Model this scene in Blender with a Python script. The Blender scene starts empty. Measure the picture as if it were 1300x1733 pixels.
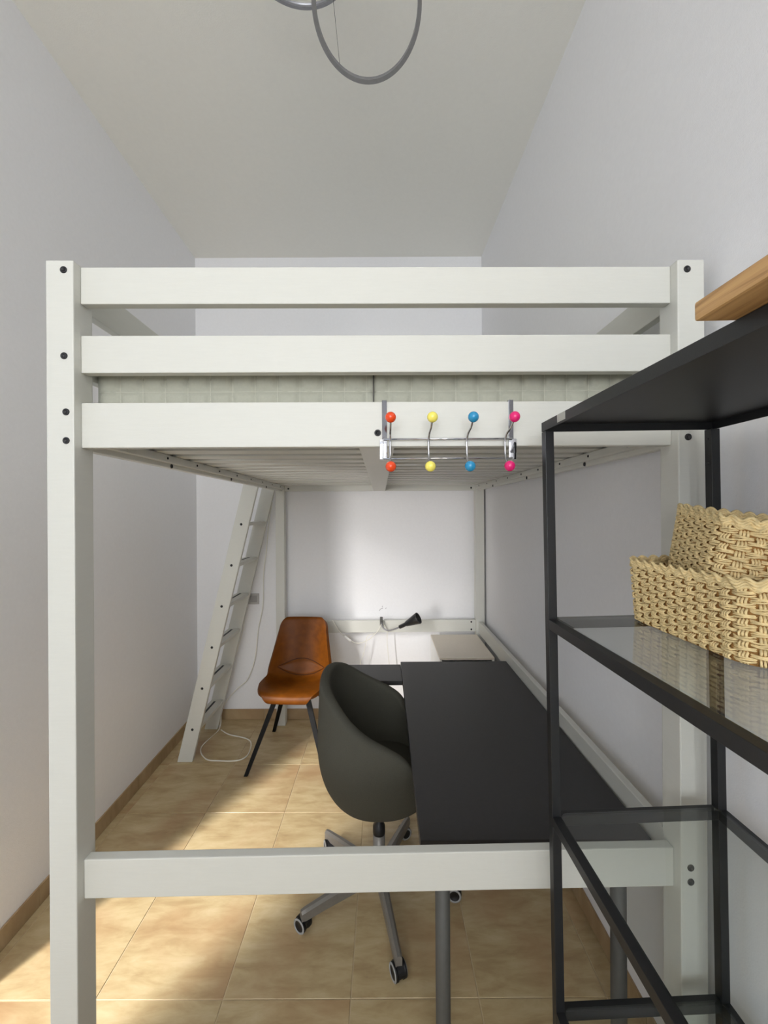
import bpy, bmesh, math, random
from math import sin, cos, pi, radians as R
from mathutils import Vector, Matrix

random.seed(4)
scene = bpy.context.scene
COL = scene.collection

# ------------------------------------------------------------------ camera
F_PX, W_PX, H_PX = 695.0, 1300, 1733
EYE = 1.65
ROLL = 0.006
cam_d = bpy.data.cameras.new('camera')
cam_d.sensor_fit = 'VERTICAL'
cam_d.sensor_height = 24.0
cam_d.lens = F_PX / H_PX * 24.0
cam_d.clip_start = 0.02
cam = bpy.data.objects.new('camera', cam_d)
COL.objects.link(cam)
cam.matrix_world = Matrix(((cos(ROLL), sin(ROLL), 0, 0), (0, 0, -1, 0), (-sin(ROLL), cos(ROLL), 0, EYE), (0, 0, 0, 1)))
scene.camera = cam

# ------------------------------------------------------------------ world, lights, exposure
vs = scene.view_settings
vs.view_transform = 'Standard'
vs.look = 'None'
vs.gamma = 1.0
vs.use_curve_mapping = False
vs.exposure = 0.06

world = bpy.data.worlds.new('overcast_sky')
scene.world = world
world.use_nodes = True
world.node_tree.nodes['Background'].inputs[0].default_value = (0.80, 0.88, 1.0, 1)
world.node_tree.nodes['Background'].inputs[1].default_value = 1.0


def area(name, loc, direction, sx, sy, power, color, spread=pi):
    d = bpy.data.lights.new(name, 'AREA')
    d.shape = 'RECTANGLE'
    d.size, d.size_y = sx, sy
    d.energy = power
    d.color = color
    d.spread = spread
    o = bpy.data.objects.new(name, d)
    COL.objects.link(o)
    o.location = loc
    o.rotation_euler = Vector(direction).to_track_quat('-Z', 'Y').to_euler()
    return o


# daylight through the window behind the camera, and an added second one evening the walls
area('window_daylight', (-0.80, -3.50, 2.40), (-0.42, 1, 0.42), 1.10, 2.3, 84, (0.95, 0.975, 1.0))
area('window_daylight', (0.50, -3.50, 2.40), (-0.42, 1, 0.42), 0.50, 2.3, 52, (0.95, 0.975, 1.0))  # light for the added second window
# low bright daylight entering at a slant through the balcony door in the left wall
area('balcony_facade_daylight', (-2.65, -0.85, 1.05), (0.56, 0.83, 0.0), 0.22, 2.0, 11, (1.0, 0.97, 0.94), R(60))
area('balcony_sky_daylight', (-2.65, -0.85, 3.6), (0.57, 0.82, -0.95), 0.22, 2.0, 96, (1.0, 0.97, 0.94), R(85))
scene.cycles.diffuse_bounces = 10
scene.cycles.max_bounces = 16


# ------------------------------------------------------------------ materials
def lin(c):
    return tuple((x / 12.92 if x <= 0.04045 else ((x + 0.055) / 1.055) ** 2.4) for x in (v / 255 for v in c)) + (1,)


def mat(name, rgb, rough=0.6, metal=0.0, noise=0.0, scale=30, bump=0.0, bscale=200, spec=0.5, stretch=(1, 1, 1), coat=0):
    m = bpy.data.materials.new(name)
    m.use_nodes = True
    nt = m.node_tree
    b = nt.nodes['Principled BSDF']
    b.inputs['Roughness'].default_value = rough
    b.inputs['Metallic'].default_value = metal
    b.inputs['Specular IOR Level'].default_value = spec
    b.inputs['Coat Weight'].default_value = coat
    base = lin(rgb)
    tc = nt.nodes.new('ShaderNodeTexCoord')
    mp = nt.nodes.new('ShaderNodeMapping')
    mp.inputs['Scale'].default_value = stretch
    nt.links.new(tc.outputs['Object'], mp.inputs['Vector'])
    n = nt.nodes.new('ShaderNodeTexNoise')
    n.inputs['Scale'].default_value = scale
    n.inputs['Detail'].default_value = 4
    nt.links.new(mp.outputs[0], n.inputs['Vector'])
    r = nt.nodes.new('ShaderNodeValToRGB')
    r.color_ramp.elements[0].position = 0.3
    r.color_ramp.elements[1].position = 0.7
    r.color_ramp.elements[0].color = tuple(v * (1 - noise) for v in base[:3]) + (1,)
    r.color_ramp.elements[1].color = tuple(min(1, v * (1 + noise)) for v in base[:3]) + (1,)
    nt.links.new(n.outputs['Fac'], r.inputs[0])
    nt.links.new(r.outputs[0], b.inputs['Base Color'])
    if bump:
        n2 = nt.nodes.new('ShaderNodeTexNoise')
        n2.inputs['Scale'].default_value = bscale
        n2.inputs['Detail'].default_value = 3
        nt.links.new(mp.outputs[0], n2.inputs['Vector'])
        bp = nt.nodes.new('ShaderNodeBump')
        bp.inputs['Strength'].default_value = bump
        bp.inputs['Distance'].default_value = 0.002
        nt.links.new(n2.outputs['Fac'], bp.inputs['Height'])
        nt.links.new(bp.outputs[0], b.inputs['Normal'])
    return m


def tile_mat(name, cols, rough, scale=3.2):
    """marbled beige ceramic: streaky warm clouds, every tile from another patch of the pattern"""
    m = bpy.data.materials.new(name)
    m.use_nodes = True
    nt = m.node_tree
    N, L = nt.nodes, nt.links
    b = N['Principled BSDF']
    b.inputs['Roughness'].default_value = rough
    tc = N.new('ShaderNodeTexCoord')
    oi = N.new('ShaderNodeObjectInfo')
    mul = N.new('ShaderNodeVectorMath'); mul.operation = 'SCALE'
    mul.inputs[0].default_value = (37, 53, 29)
    L.new(oi.outputs['Random'], mul.inputs['Scale'])
    add = N.new('ShaderNodeVectorMath'); add.operation = 'ADD'
    L.new(tc.outputs['Object'], add.inputs[0]); L.new(mul.outputs[0], add.inputs[1])
    mp = N.new('ShaderNodeMapping')
    mp.inputs['Rotation'].default_value = (0, 0, R(-38))
    mp.inputs['Scale'].default_value = (1.0, 3.4, 1)
    L.new(add.outputs[0], mp.inputs['Vector'])
    n1 = N.new('ShaderNodeTexNoise'); n1.inputs['Scale'].default_value = scale
    n1.inputs['Detail'].default_value = 8; n1.inputs['Roughness'].default_value = 0.62; n1.inputs['Distortion'].default_value = 0.35
    L.new(mp.outputs[0], n1.inputs['Vector'])
    r1 = N.new('ShaderNodeValToRGB')
    e = r1.color_ramp.elements
    e[0].position, e[0].color = 0.28, lin(cols[0])
    e[1].position, e[1].color = 0.72, lin(cols[3])
    x = e.new(0.42); x.color = lin(cols[1])
    x = e.new(0.54); x.color = lin(cols[2])
    L.new(n1.outputs['Fac'], r1.inputs[0])
    n2 = N.new('ShaderNodeTexNoise'); n2.inputs['Scale'].default_value = 3.0; n2.inputs['Detail'].default_value = 5
    L.new(add.outputs[0], n2.inputs['Vector'])
    r2 = N.new('ShaderNodeValToRGB')
    r2.color_ramp.elements[0].position = 0.50; r2.color_ramp.elements[0].color = (0, 0, 0, 1)
    r2.color_ramp.elements[1].position = 0.72; r2.color_ramp.elements[1].color = (1, 1, 1, 1)
    L.new(n2.outputs['Fac'], r2.inputs[0])
    mx = N.new('ShaderNodeMixRGB')
    mx.inputs[2].default_value = lin(cols[4])
    ml = N.new('ShaderNodeMath'); ml.operation = 'MULTIPLY'; ml.inputs[1].default_value = 0.6
    L.new(r2.outputs[0], ml.inputs[0]); L.new(ml.outputs[0], mx.inputs[0])
    L.new(r1.outputs[0], mx.inputs[1]); L.new(mx.outputs[0], b.inputs['Base Color'])
    bp = N.new('ShaderNodeBump'); bp.inputs['Strength'].default_value = 0.12; bp.inputs['Distance'].default_value = 0.003
    L.new(n1.outputs['Fac'], bp.inputs['Height']); L.new(bp.outputs[0], b.inputs['Normal'])
    return m


def wood_mat(name):
    m = bpy.data.materials.new(name)
    m.use_nodes = True
    N, L = m.node_tree.nodes, m.node_tree.links
    b = N['Principled BSDF']
    b.inputs['Roughness'].default_value = 0.5
    tc = N.new('ShaderNodeTexCoord')
    mp = N.new('ShaderNodeMapping'); mp.inputs['Scale'].default_value = (14, 1.1, 22)
    L.new(tc.outputs['Object'], mp.inputs['Vector'])
    n = N.new('ShaderNodeTexNoise'); n.inputs['Scale'].default_value = 5; n.inputs['Detail'].default_value = 5; n.inputs['Distortion'].default_value = 1.2
    L.new(mp.outputs[0], n.inputs['Vector'])
    r = N.new('ShaderNodeValToRGB')
    e = r.color_ramp.elements
    e[0].position, e[0].color = 0.30, lin((132, 96, 56))
    e[1].position, e[1].color = 0.75, lin((208, 168, 114))
    x = e.new(0.45); x.color = lin((188, 147, 96))
    L.new(n.outputs['Fac'], r.inputs[0]); L.new(r.outputs[0], b.inputs['Base Color'])
    return m


def glass_mat(name):
    """thin pale green shelf glass: lets light straight through, reflects by angle"""
    m = bpy.data.materials.new(name)
    m.use_nodes = True
    N, L = m.node_tree.nodes, m.node_tree.links
    N.remove(N['Principled BSDF'])
    t = N.new('ShaderNodeBsdfTransparent'); t.inputs[0].default_value = (0.935, 0.955, 0.942, 1)
    g = N.new('ShaderNodeBsdfGlossy'); g.inputs['Roughness'].default_value = 0.02
    f = N.new('ShaderNodeFresnel')
    geo = N.new('ShaderNodeNewGeometry')          # both faces of the sheet reflect like air-to-glass
    ior = N.new('ShaderNodeMapRange'); ior.inputs[3].default_value = 1.52; ior.inputs[4].default_value = 1 / 1.52
    L.new(geo.outputs['Backfacing'], ior.inputs[0]); L.new(ior.outputs[0], f.inputs[0])
    mx = N.new('ShaderNodeMixShader')
    L.new(f.outputs[0], mx.inputs[0]); L.new(t.outputs[0], mx.inputs[1]); L.new(g.outputs[0], mx.inputs[2])
    L.new(mx.outputs[0], N['Material Output'].inputs['Surface'])
    return m


M = {
    'wall': mat('wall_paint', (230, 230, 232), 0.92, noise=0.012, scale=60, bump=0.25, bscale=260, spec=0.2),
    'ceiling': mat('ceiling_paint', (233, 232, 226), 0.95, noise=0.01, scale=50, bump=0.2, bscale=240, spec=0.2),
    'white_wood': mat('white_painted_pine', (203, 203, 196), 0.45, noise=0.012, scale=18, bump=0.12, bscale=60, stretch=(1, 1, 12)),
    'white_lacquer': mat('white_lacquer', (232, 232, 230), 0.4, noise=0.01),
    'greige': mat('greige_lacquer', (219, 210, 196), 0.5, noise=0.02, scale=60),
    'bolt': mat('black_bolt', (22, 22, 24), 0.5, noise=0.1, scale=300),
    'mattress': mat('quilted_cover', (177, 177, 163), 0.95, noise=0.03, scale=160, bump=0.3, bscale=900, spec=0.2),
    'stitch': mat('pale_thread', (196, 196, 182), 0.9, noise=0.03),
    'underside': mat('gap_shade_and_seam', (92, 90, 86), 0.95, noise=0.05, scale=200),  # darkened so the slat gaps read as shade; the seam uses it too
    'black_metal': mat('black_powder_coat', (27, 28, 30), 0.42, noise=0.06, scale=120, bump=0.06, bscale=500),
    'desk': mat('dark_grey_laminate', (50, 49, 50), 0.5, noise=0.05, scale=80, bump=0.05, bscale=600, spec=0.45),
    'desk_edge': mat('black_desk_edge', (20, 20, 21), 0.6, noise=0.05),
    'grey_metal': mat('dark_grey_steel', (80, 79, 75), 0.58, metal=0.15, noise=0.05, scale=70),
    'base_grey': mat('grey_lacquered_base', (122, 118, 112), 0.38, metal=0.25, noise=0.05, scale=90),
    'fabric': mat('charcoal_fabric', (80, 79, 71), 0.95, noise=0.10, scale=420, bump=0.5, bscale=1100, spec=0.15),
    'leather': mat('cognac_leather', (106, 57, 7), 0.42, noise=0.16, scale=26, bump=0.06, bscale=420, spec=0.16),
    'crease_shade': mat('crease_shade_leather', (62, 28, 6), 0.5, noise=0.1, scale=60, spec=0.2),  # shade of the lumbar crease put into the colour
    'black_leg': mat('black_chair_leg', (12, 12, 13), 0.6, noise=0.1, scale=100, spec=0.2),
    'tyre': mat('black_castor', (16, 16, 18), 0.5, noise=0.1, scale=100),
    'tread': mat('grey_castor_tread', (150, 150, 148), 0.6, noise=0.05, scale=100),
    'chrome': mat('chrome', (190, 190, 194), 0.07, metal=1.0, noise=0.02, scale=50),
    'strap': mat('chrome_dark_reflection', (112, 112, 116), 0.1, metal=1.0, noise=0.02, scale=50),  # plain chrome, with a dark room's reflection put into the colour
    'brushed': mat('brushed_aluminium', (146, 146, 150), 0.36, metal=0.65, noise=0.06, scale=60),
    'seagrass': mat('seagrass_cord', (228, 205, 154), 0.85, noise=0.20, scale=95, bump=0.6, bscale=420, spec=0.2),
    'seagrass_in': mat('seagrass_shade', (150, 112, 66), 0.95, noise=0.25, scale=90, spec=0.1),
    'orange': mat('orange_enamel', (226, 70, 18), 0.25, noise=0.02, coat=0.3),
    'yellow': mat('yellow_enamel', (240, 226, 104), 0.25, noise=0.02, coat=0.3),
    'blue': mat('blue_enamel', (36, 140, 188), 0.25, noise=0.02, coat=0.3),
    'pink': mat('pink_enamel', (222, 24, 112), 0.25, noise=0.02, coat=0.3),
    'cable': mat('white_cable', (226, 224, 214), 0.5, noise=0.02),
    'lamp_black': mat('black_lamp', (30, 30, 31), 0.4, noise=0.08, scale=120),
    'plate': mat('outlet_plate', (176, 174, 172), 0.45, noise=0.02),
    'plate_in': mat('outlet_insert', (150, 148, 146), 0.5, noise=0.02),
    'sticker': mat('pale_sticker', (178, 178, 172), 0.6, noise=0.05),
    'grout': mat('grout', (196, 178, 146), 0.9, noise=0.06, scale=80),
    'oak': wood_mat('oak_board'),
    'glass': glass_mat('shelf_glass'),
    'mark': mat('wall_scuff', (120, 118, 120), 0.9, noise=0.1),
    'tile': tile_mat('marbled_floor_tile', [(158, 134, 98), (174, 152, 113), (185, 165, 126), (198, 180, 143), (164, 126, 90)], 0.36, 5.5),
    'skirting': tile_mat('marbled_skirting_tile', [(136, 112, 80), (154, 130, 96), (164, 140, 106), (176, 154, 120), (150, 116, 84)], 0.4),
}


# ------------------------------------------------------------------ mesh helpers
def link(name, me, m=None, parent=None, smooth=False):
    o = bpy.data.objects.new(name, me)
    COL.objects.link(o)
    if m is not None and not me.materials:
        me.materials.append(m)
    if parent is not None:
        o.parent = parent
    if smooth:
        for p in me.polygons:
            p.use_smooth = True
    return o


def from_bm(name, bm, m, parent=None, smooth=False):
    bmesh.ops.recalc_face_normals(bm, faces=bm.faces)
    me = bpy.data.meshes.new(name)
    bm.to_mesh(me)
    bm.free()
    return link(name, me, m, parent, smooth)


def add_box(bm, c, s, rot=None, bevel=0.0):
    r = bmesh.ops.create_cube(bm, size=1)
    vv = r['verts']
    mx = Matrix.Translation(Vector(c)) @ (rot.to_4x4() if rot else Matrix()) @ Matrix.Diagonal((s[0], s[1], s[2], 1))
    bmesh.ops.transform(bm, matrix=mx, verts=vv)
    if bevel:
        es = list({e for v in vv for e in v.link_edges})
        bmesh.ops.bevel(bm, geom=es, offset=bevel, segments=2, profile=0.6, affect='EDGES')


def box(name, x0, x1, y0, y1, z0, z1, m, parent=None, bevel=0.0025):
    bm = bmesh.new()
    add_box(bm, ((x0 + x1) / 2, (y0 + y1) / 2, (z0 + z1) / 2), (x1 - x0, y1 - y0, z1 - z0), None, bevel)
    return from_bm(name, bm, m, parent)


def bar_bm(bm, p0, p1, w, h, up=(0, 0, 1), bevel=0.002):
    p0, p1 = Vector(p0), Vector(p1)
    d = (p1 - p0)
    ln = d.length
    d.normalize()
    side = Vector(up).cross(d).normalized()
    u = d.cross(side)
    rot = Matrix((side, d, u)).transposed()
    add_box(bm, (p0 + p1) / 2, (w, ln, h), rot, bevel)


def bar(name, p0, p1, w, h, m, parent=None, up=(0, 0, 1), bevel=0.002):
    bm = bmesh.new()
    bar_bm(bm, p0, p1, w, h, up, bevel)
    return from_bm(name, bm, m, parent)


def tube_bm(bm, pts, r, seg=8, closed=False, caps=True, flat=None):
    pts = [Vector(p) for p in pts]
    n = len(pts)
    rad = r if isinstance(r, (list, tuple)) else [r] * n
    rings = []
    nrm = None
    for i, p in enumerate(pts):
        a = pts[(i - 1) % n] if (closed or i > 0) else p
        b = pts[(i + 1) % n] if (closed or i < n - 1) else p
        t = (b - a).normalized()
        if nrm is None:
            nrm = t.orthogonal().normalized() if flat is None else (Vector(flat) - t * t.dot(Vector(flat))).normalized()
        else:
            nrm = nrm - t * nrm.dot(t)
            nrm.normalize()
        bn = t.cross(nrm)
        rings.append([bm.verts.new(p + (nrm * cos(2 * pi * k / seg) + bn * sin(2 * pi * k / seg)) * rad[i]) for k in range(seg)])
    for i in range(n if closed else n - 1):
        a, b = rings[i], rings[(i + 1) % n]
        for k in range(seg):
            bm.faces.new((a[k], a[(k + 1) % seg], b[(k + 1) % seg], b[k]))
    if caps and not closed:
        bm.faces.new(rings[0][::-1])
        bm.faces.new(rings[-1])


def tube(name, pts, r, m, parent=None, seg=8, closed=False):
    bm = bmesh.new()
    tube_bm(bm, pts, r, seg, closed)
    return from_bm(name, bm, m, parent, True)


def spline(pts, n=8):
    """Catmull-Rom through the points"""
    P = [Vector(p) for p in pts]
    P = [P[0] * 2 - P[1]] + P + [P[-1] * 2 - P[-2]]
    out = []
    for i in range(1, len(P) - 2):
        for k in range(n):
            t = k / n
            a, b, c, d = P[i - 1], P[i], P[i + 1], P[i + 2]
            out.append(0.5 * ((2 * b) + (c - a) * t + (2 * a - 5 * b + 4 * c - d) * t * t + (3 * b - a - 3 * c + d) * t ** 3))
    out.append(P[-2])
    return out


def lathe(name, prof, m, parent=None, seg=24, mx=None, smooth=True):
    """prof: list of (radius, z)"""
    bm = bmesh.new()
    rings = []
    for r, z in prof:
        if r <= 1e-6:
            rings.append([bm.verts.new((0, 0, z))])
        else:
            rings.append([bm.verts.new((r * cos(2 * pi * k / seg), r * sin(2 * pi * k / seg), z)) for k in range(seg)])
    for a, b in zip(rings, rings[1:]):
        for k in range(seg):
            q = [a[k % len(a)], a[(k + 1) % len(a)], b[(k + 1) % len(b)], b[k % len(b)]]
            q2 = []
            for v in q:
                if v not in q2:
                    q2.append(v)
            if len(q2) >= 3:
                bm.faces.new(q2)
    if mx is not None:
        bmesh.ops.transform(bm, matrix=mx, verts=bm.verts)
    o = from_bm(name, bm, m, parent, smooth)
    return o


def aim(p, d):
    """matrix that puts +Z along d at p"""
    return Matrix.Translation(Vector(p)) @ Vector(d).to_track_quat('Z', 'Y').to_matrix().to_4x4()


def autosmooth(o, ang=40):
    me = o.data
    for p in me.polygons:
        p.use_smooth = True
    me.set_sharp_from_angle(angle=R(ang))
    return o


def thing(name, label, cat, loc=(0, 0, 0), rot=(0, 0, 0), group=None):
    o = bpy.data.objects.new(name, None)
    o.empty_display_size = 0.1
    COL.objects.link(o)
    o.location = loc
    o.rotation_euler = rot
    o['label'] = label
    o['category'] = cat
    if group:
        o['group'] = group
    return o


def tag(o, label, cat, group=None):
    o['label'] = label
    o['category'] = cat
    if group:
        o['group'] = group
    return o


def struct(o):
    o['kind'] = 'structure'
    return o


# ------------------------------------------------------------------ the room
ROOM_H = 3.69
Y_BACK, Y_REAR = 3.286, -3.20
LX = lambda y: -1.50 + (Y_BACK - y) * 0.022        # left wall, slightly out of square
RX = lambda y: 0.792 + (Y_BACK - y) * 0.016        # right wall


def wall(name, a, b, z0, z1, t, m, hole=None):
    """wall from plan point a to b; room on the left-hand side of a->b, thickness t outwards; hole = (s0, s1, z0, z1)"""
    a, b = Vector((a[0], a[1], 0)), Vector((b[0], b[1], 0))
    d = (b - a)
    ln = d.length
    d.normalize()
    out = Vector((d.y, -d.x, 0))
    ss = [0, ln] if not hole else [0, hole[0], hole[1], ln]
    zs = [z0, z1] if not hole else [z0, hole[2], hole[3], z1]
    bm = bmesh.new()
    g = [[[bm.verts.new(a + d * s + out * (t * k) + Vector((0, 0, z))) for z in zs] for s in ss] for k in (0, 1)]
    ns, nz = len(ss) - 1, len(zs) - 1
    cells = [(i, j) for i in range(ns) for j in range(nz) if not (hole and i == 1 and j == 1)]
    for i, j in cells:
        for k in (0, 1):
            bm.faces.new((g[k][i][j], g[k][i + 1][j], g[k][i + 1][j + 1], g[k][i][j + 1]))
    edges = {}
    for i, j in cells:
        for e in (((i, j), (i + 1, j)), ((i + 1, j), (i + 1, j + 1)), ((i + 1, j + 1), (i, j + 1)), ((i, j + 1), (i, j))):
            edges.setdefault(frozenset(e), []).append(e)
    for es in edges.values():
        if len(es) == 1:
            p, q = es[0]
            bm.faces.new((g[0][p[0]][p[1]], g[0][q[0]][q[1]], g[1][q[0]][q[1]], g[1][p[0]][p[1]]))
    return struct(from_bm(name, bm, m))


floor = struct(box('floor', -1.75, 1.05, Y_REAR - 0.15, Y_BACK + 0.15, -0.12, -0.0025, M['grout'], bevel=0))
wall('wall_back', (LX(Y_BACK) - 0.15, Y_BACK), (RX(Y_BACK) + 0.15, Y_BACK), -0.1, ROOM_H, -0.15, M['wall'])
wall('wall_right', (RX(Y_BACK), Y_BACK), (RX(Y_REAR), Y_REAR), -0.1, ROOM_H, -0.15, M['wall'])
wl = (LX(Y_REAR), Y_REAR), (LX(Y_BACK), Y_BACK)
wall('wall_left', wl[0], wl[1], -0.1, ROOM_H, -0.15, M['wall'], (0.385 - Y_REAR, 1.29 - Y_REAR, 0.03, 2.35))
wall('wall_rear', (-1.507, Y_REAR), (0.0, Y_REAR), -0.1, ROOM_H, 0.15, M['wall'], (0.15, 1.30, 1.25, 3.55))
wall('wall_rear', (0.0, Y_REAR), (RX(Y_REAR) + 0.15, Y_REAR), -0.1, ROOM_H, 0.15, M['wall'], (0.22, 0.80, 1.25, 3.55))  # opening and pier added to shape wall light and strap reflections
struct(box('ceiling', -1.75, 1.05, Y_REAR - 0.15, Y_BACK + 0.15, ROOM_H, ROOM_H + 0.12, M['ceiling'], bevel=0))


def opening_frame(name, a, b, z0, z1, m):
    """plain white casing round an opening, a to b in plan"""
    a, b = Vector((a[0], a[1], 0)), Vector((b[0], b[1], 0))
    bm = bmesh.new()
    Z = Vector((0, 0, 1))
    w = 0.045
    bar_bm(bm, a + Z * (z0 + w / 2), b + Z * (z0 + w / 2), 0.07, w)
    bar_bm(bm, a + Z * (z1 - w / 2), b + Z * (z1 - w / 2), 0.07, w)
    d = (b - a).normalized() * (w / 2)
    for p in (a + d, b - d):
        bar_bm(bm, p + Z * z0, p + Z * z1, w, 0.07, up=(-d.y, d.x, 0))
    o = from_bm(name, bm, m)
    return struct(o)


opening_frame('window_1', (-1.357, Y_REAR - 0.09), (-0.207, Y_REAR - 0.09), 1.25, 3.55, M['white_lacquer'])
opening_frame('added_window', (0.22, Y_REAR - 0.09), (0.80, Y_REAR - 0.09), 1.25, 3.55, M['white_lacquer'])  # unseen second window, added for its light
opening_frame('door_1', (LX(0.385) - 0.09, 0.385), (LX(1.29) - 0.09, 1.29), 0.03, 2.35, M['white_lacquer'])

# floor tiles, one object each
P = 0.434
tile_cache = {}


def tile_mesh(x0, x1, y0, y1):
    key = (round(x1 - x0, 3), round(y1 - y0, 3))
    if key not in tile_cache:
        bm = bmesh.new()
        add_box(bm, (0, 0, -0.005), (x1 - x0, y1 - y0, 0.010), None, 0)
        top = [e for e in bm.edges if all(v.co.z > -0.001 for v in e.verts)]
        bmesh.ops.bevel(bm, geom=top, offset=0.0012, segments=1, affect='EDGES')
        bmesh.ops.recalc_face_normals(bm, faces=bm.faces)
        me = bpy.data.meshes.new('tile')
        bm.to_mesh(me)
        bm.free()
        me.materials.append(M['tile'])
        tile_cache[key] = me
    return tile_cache[key]


xs = [-0.99 + P * k for k in range(-2, 6)]
ys = [1.3925 + 0.433 * k for k in range(-5, 6)]
G = 0.0016
for xa, xb in zip(xs, xs[1:]):
    for ya, yb in zip(ys, ys[1:]):
        x0, x1 = max(xa + G, -1.56), min(xb - G, 0.87)
        y0, y1 = max(ya + G, -0.80), min(yb - G, Y_BACK)
        if x1 - x0 < 0.02 or y1 - y0 < 0.02:
            continue
        o = link('tile', tile_mesh(x0, x1, y0, y1), None, floor)
        o.location = ((x0 + x1) / 2, (y0 + y1) / 2, random.uniform(-0.0004, 0.0004))


# tiled skirting, made of pieces
def skirting(name, a, b, out, first):
    root = bpy.data.objects.new(name, None)
    COL.objects.link(root)
    struct(root)
    a, b = Vector((a[0], a[1], 0)), Vector((b[0], b[1], 0))
    d = (b - a)
    ln = d.length
    d.normalize()
    s = 0.0
    nxt = first
    while s < ln - 0.005:
        e = min(nxt, ln)
        bm = bmesh.new()
        m0, m1 = a + d * (s + 0.001), a + d * (e - 0.001)
        o3 = Vector((out[0], out[1], 0)) * 0.004
        c = (m0 + m1) / 2 + o3
        rot = Matrix((d, Vector((-d.y, d.x, 0)), Vector((0, 0, 1)))).transposed()
        add_box(bm, (0, 0, 0), (e - s - 0.002, 0.008, 0.082), rot, 0.0012)
        t = from_bm('tile', bm, M['skirting'], root)
        t.location = c + Vector((0, 0, 0.0415))
        s, nxt = e, e + P
    return root


skirting('baseboard_back', (LX(Y_BACK), Y_BACK), (RX(Y_BACK), Y_BACK), (0, -1), 0.10)
skirting('baseboard_left', (LX(Y_BACK), Y_BACK - 0.009), (LX(1.34), 1.34), (1, 0.022), 0.25)
skirting('baseboard_left', (LX(0.34), 0.34), (LX(Y_REAR), Y_REAR), (1, 0.022), 0.43)
skirting('baseboard_right', (RX(Y_BACK), Y_BACK - 0.009), (RX(Y_REAR), Y_REAR), (-1, 0), 0.25)

# faint screw holes and scuffs in the plaster above the wall lamp
bm = bmesh.new()
for (x, z, l, ang) in ((-0.037, 0.868, 0.022, 0.9), (-0.022, 0.878, 0.016, 0.5), (-0.018, 0.893, 0.012, 1.5), (0.010, 0.880, 0.010, 1.1)):
    rot = Matrix.Rotation(-ang, 3, 'Y')
    add_box(bm, (x, Y_BACK - 0.0006, z), (l, 0.0016, 0.0032), rot, 0)
o = from_bm('wall_scuffs', bm, M['mark'], bpy.data.objects['wall_back'])
o['kind'] = 'stuff'

# ------------------------------------------------------------------ loft bed
BX, BY, YAW = -0.0225, 2.13, 0.008
bed = thing('loft_bed', 'tall white painted wooden loft bed with bolted square posts and slatted deck', 'bed', (BX, BY, 0), (0, 0, YAW))
WW = M['white_wood']
HW, HL, PS, SET, TH = 0.8095, 1.121, 0.067, 0.024, 0.026       # half width, half length, post size, setback, rail thickness


def bolt(parent, p, d, r=0.0085):
    """dark bolt head in its hole: a shallow cup"""
    prof = [(0, 0.0006), (r * 0.45, 0.0006), (r * 0.5, 0.0016), (r * 0.85, 0.0022), (r, 0.0012), (r, -0.004)]
    return lathe('bolt', prof, M['bolt'], parent, 14, aim(p, d))


for sx in (-1, 1):
    for sy in (-1, 1):
        x0 = -HW if sx < 0 else HW - PS
        y0 = -HL if sy < 0 else HL - PS
        post = box('post', x0, x0 + PS, y0, y0 + PS, 0, 2.27, WW, bed, 0.003)
        if sy < 0:
            zs = (2.246, 2.036, 1.899, 1.829) if sx < 0 else (2.246, 2.04, 1.90, 1.831, 0.766, 0.731)
            for z in zs:
                dx = (0.044 if z > 1.95 else 0.048) if sx < 0 else 0.024
                bolt(post, (x0 + dx, y0 - 0.0002, z), (0, -1, 0))
        if sx > 0 and sy > 0:
            pass

IX, IY = HW - PS, HL - PS          # inner faces of posts


def rail_x(name, side, z0, z1, tilt=0.0):
    """cross rail at head or foot end"""
    yc = side * (HL - SET - TH / 2)
    bm = bmesh.new()
    bar_bm(bm, (-IX, yc, (z0 + z1) / 2 - tilt / 2), (IX, yc, (z0 + z1) / 2 + tilt / 2), TH, z1 - z0, bevel=0.003)
    return from_bm(name, bm, WW, bed)


def rail_y(name, side, z0, z1, y0=-IY, y1=IY):
    xc = side * (HW - SET - TH / 2)
    bm = bmesh.new()
    bar_bm(bm, (xc, y0, (z0 + z1) / 2), (xc, y1, (z0 + z1) / 2), TH, z1 - z0, bevel=0.003)
    return from_bm(name, bm, WW, bed)


for s in (-1, 1):
    rail_x('guard_rail', s, 2.1745, 2.267)
    rail_x('guard_rail', s, 2.002, 2.0957)
    b = rail_x('end_beam', s, 1.8145, 1.9276)
    if s < 0:
        bolt(b, (-0.001, -(HL - SET) - 0.0002, 1.849), (0, -1, 0))
    else:
        for x in (-IX + 0.03, IX - 0.03):
            bolt(b, (x, HL - SET - TH - 0.0002, 1.835), (0, -1, 0), 0.007)
rail_x('stretcher', -1, 0.6925, 0.7905, 0.012)
st = rail_x('stretcher', 1, 0.712, 0.805)
for z in (0.80 - 0.012, 0.73):
    bolt(st, (IX - 0.035, HL - SET - TH - 0.0002, z), (0, -1, 0), 0.007)
rail_y('stretcher', 1, 0.704, 0.797)
for s in (-1, 1):
    y1 = IY if s > 0 else 0.45
    rail_y('guard_rail', s, 2.1745, 2.267, -IY, y1)
    rail_y('guard_rail', s, 2.002, 2.0957, -IY, y1)
    b = rail_y('side_beam', s, 1.8145, 1.9276)
    xin = s * (HW - SET - TH)
    for y in (-0.62, -0.02, 0.62):
        bolt(b, (xin - s * 0.0002, y, 1.822), (-s, 0, 0), 0.008)
    led = box('ledger', min(xin, xin - s * 0.022), max(xin, xin - s * 0.022), -IY + 0.01, IY - 0.02, 1.829, 1.855, WW, bed)
    for k in range(9):
        bolt(led, (xin - s * 0.0222, -0.92 + 0.23 * k, 1.842), (-s, 0, 0), 0.0045)
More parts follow.
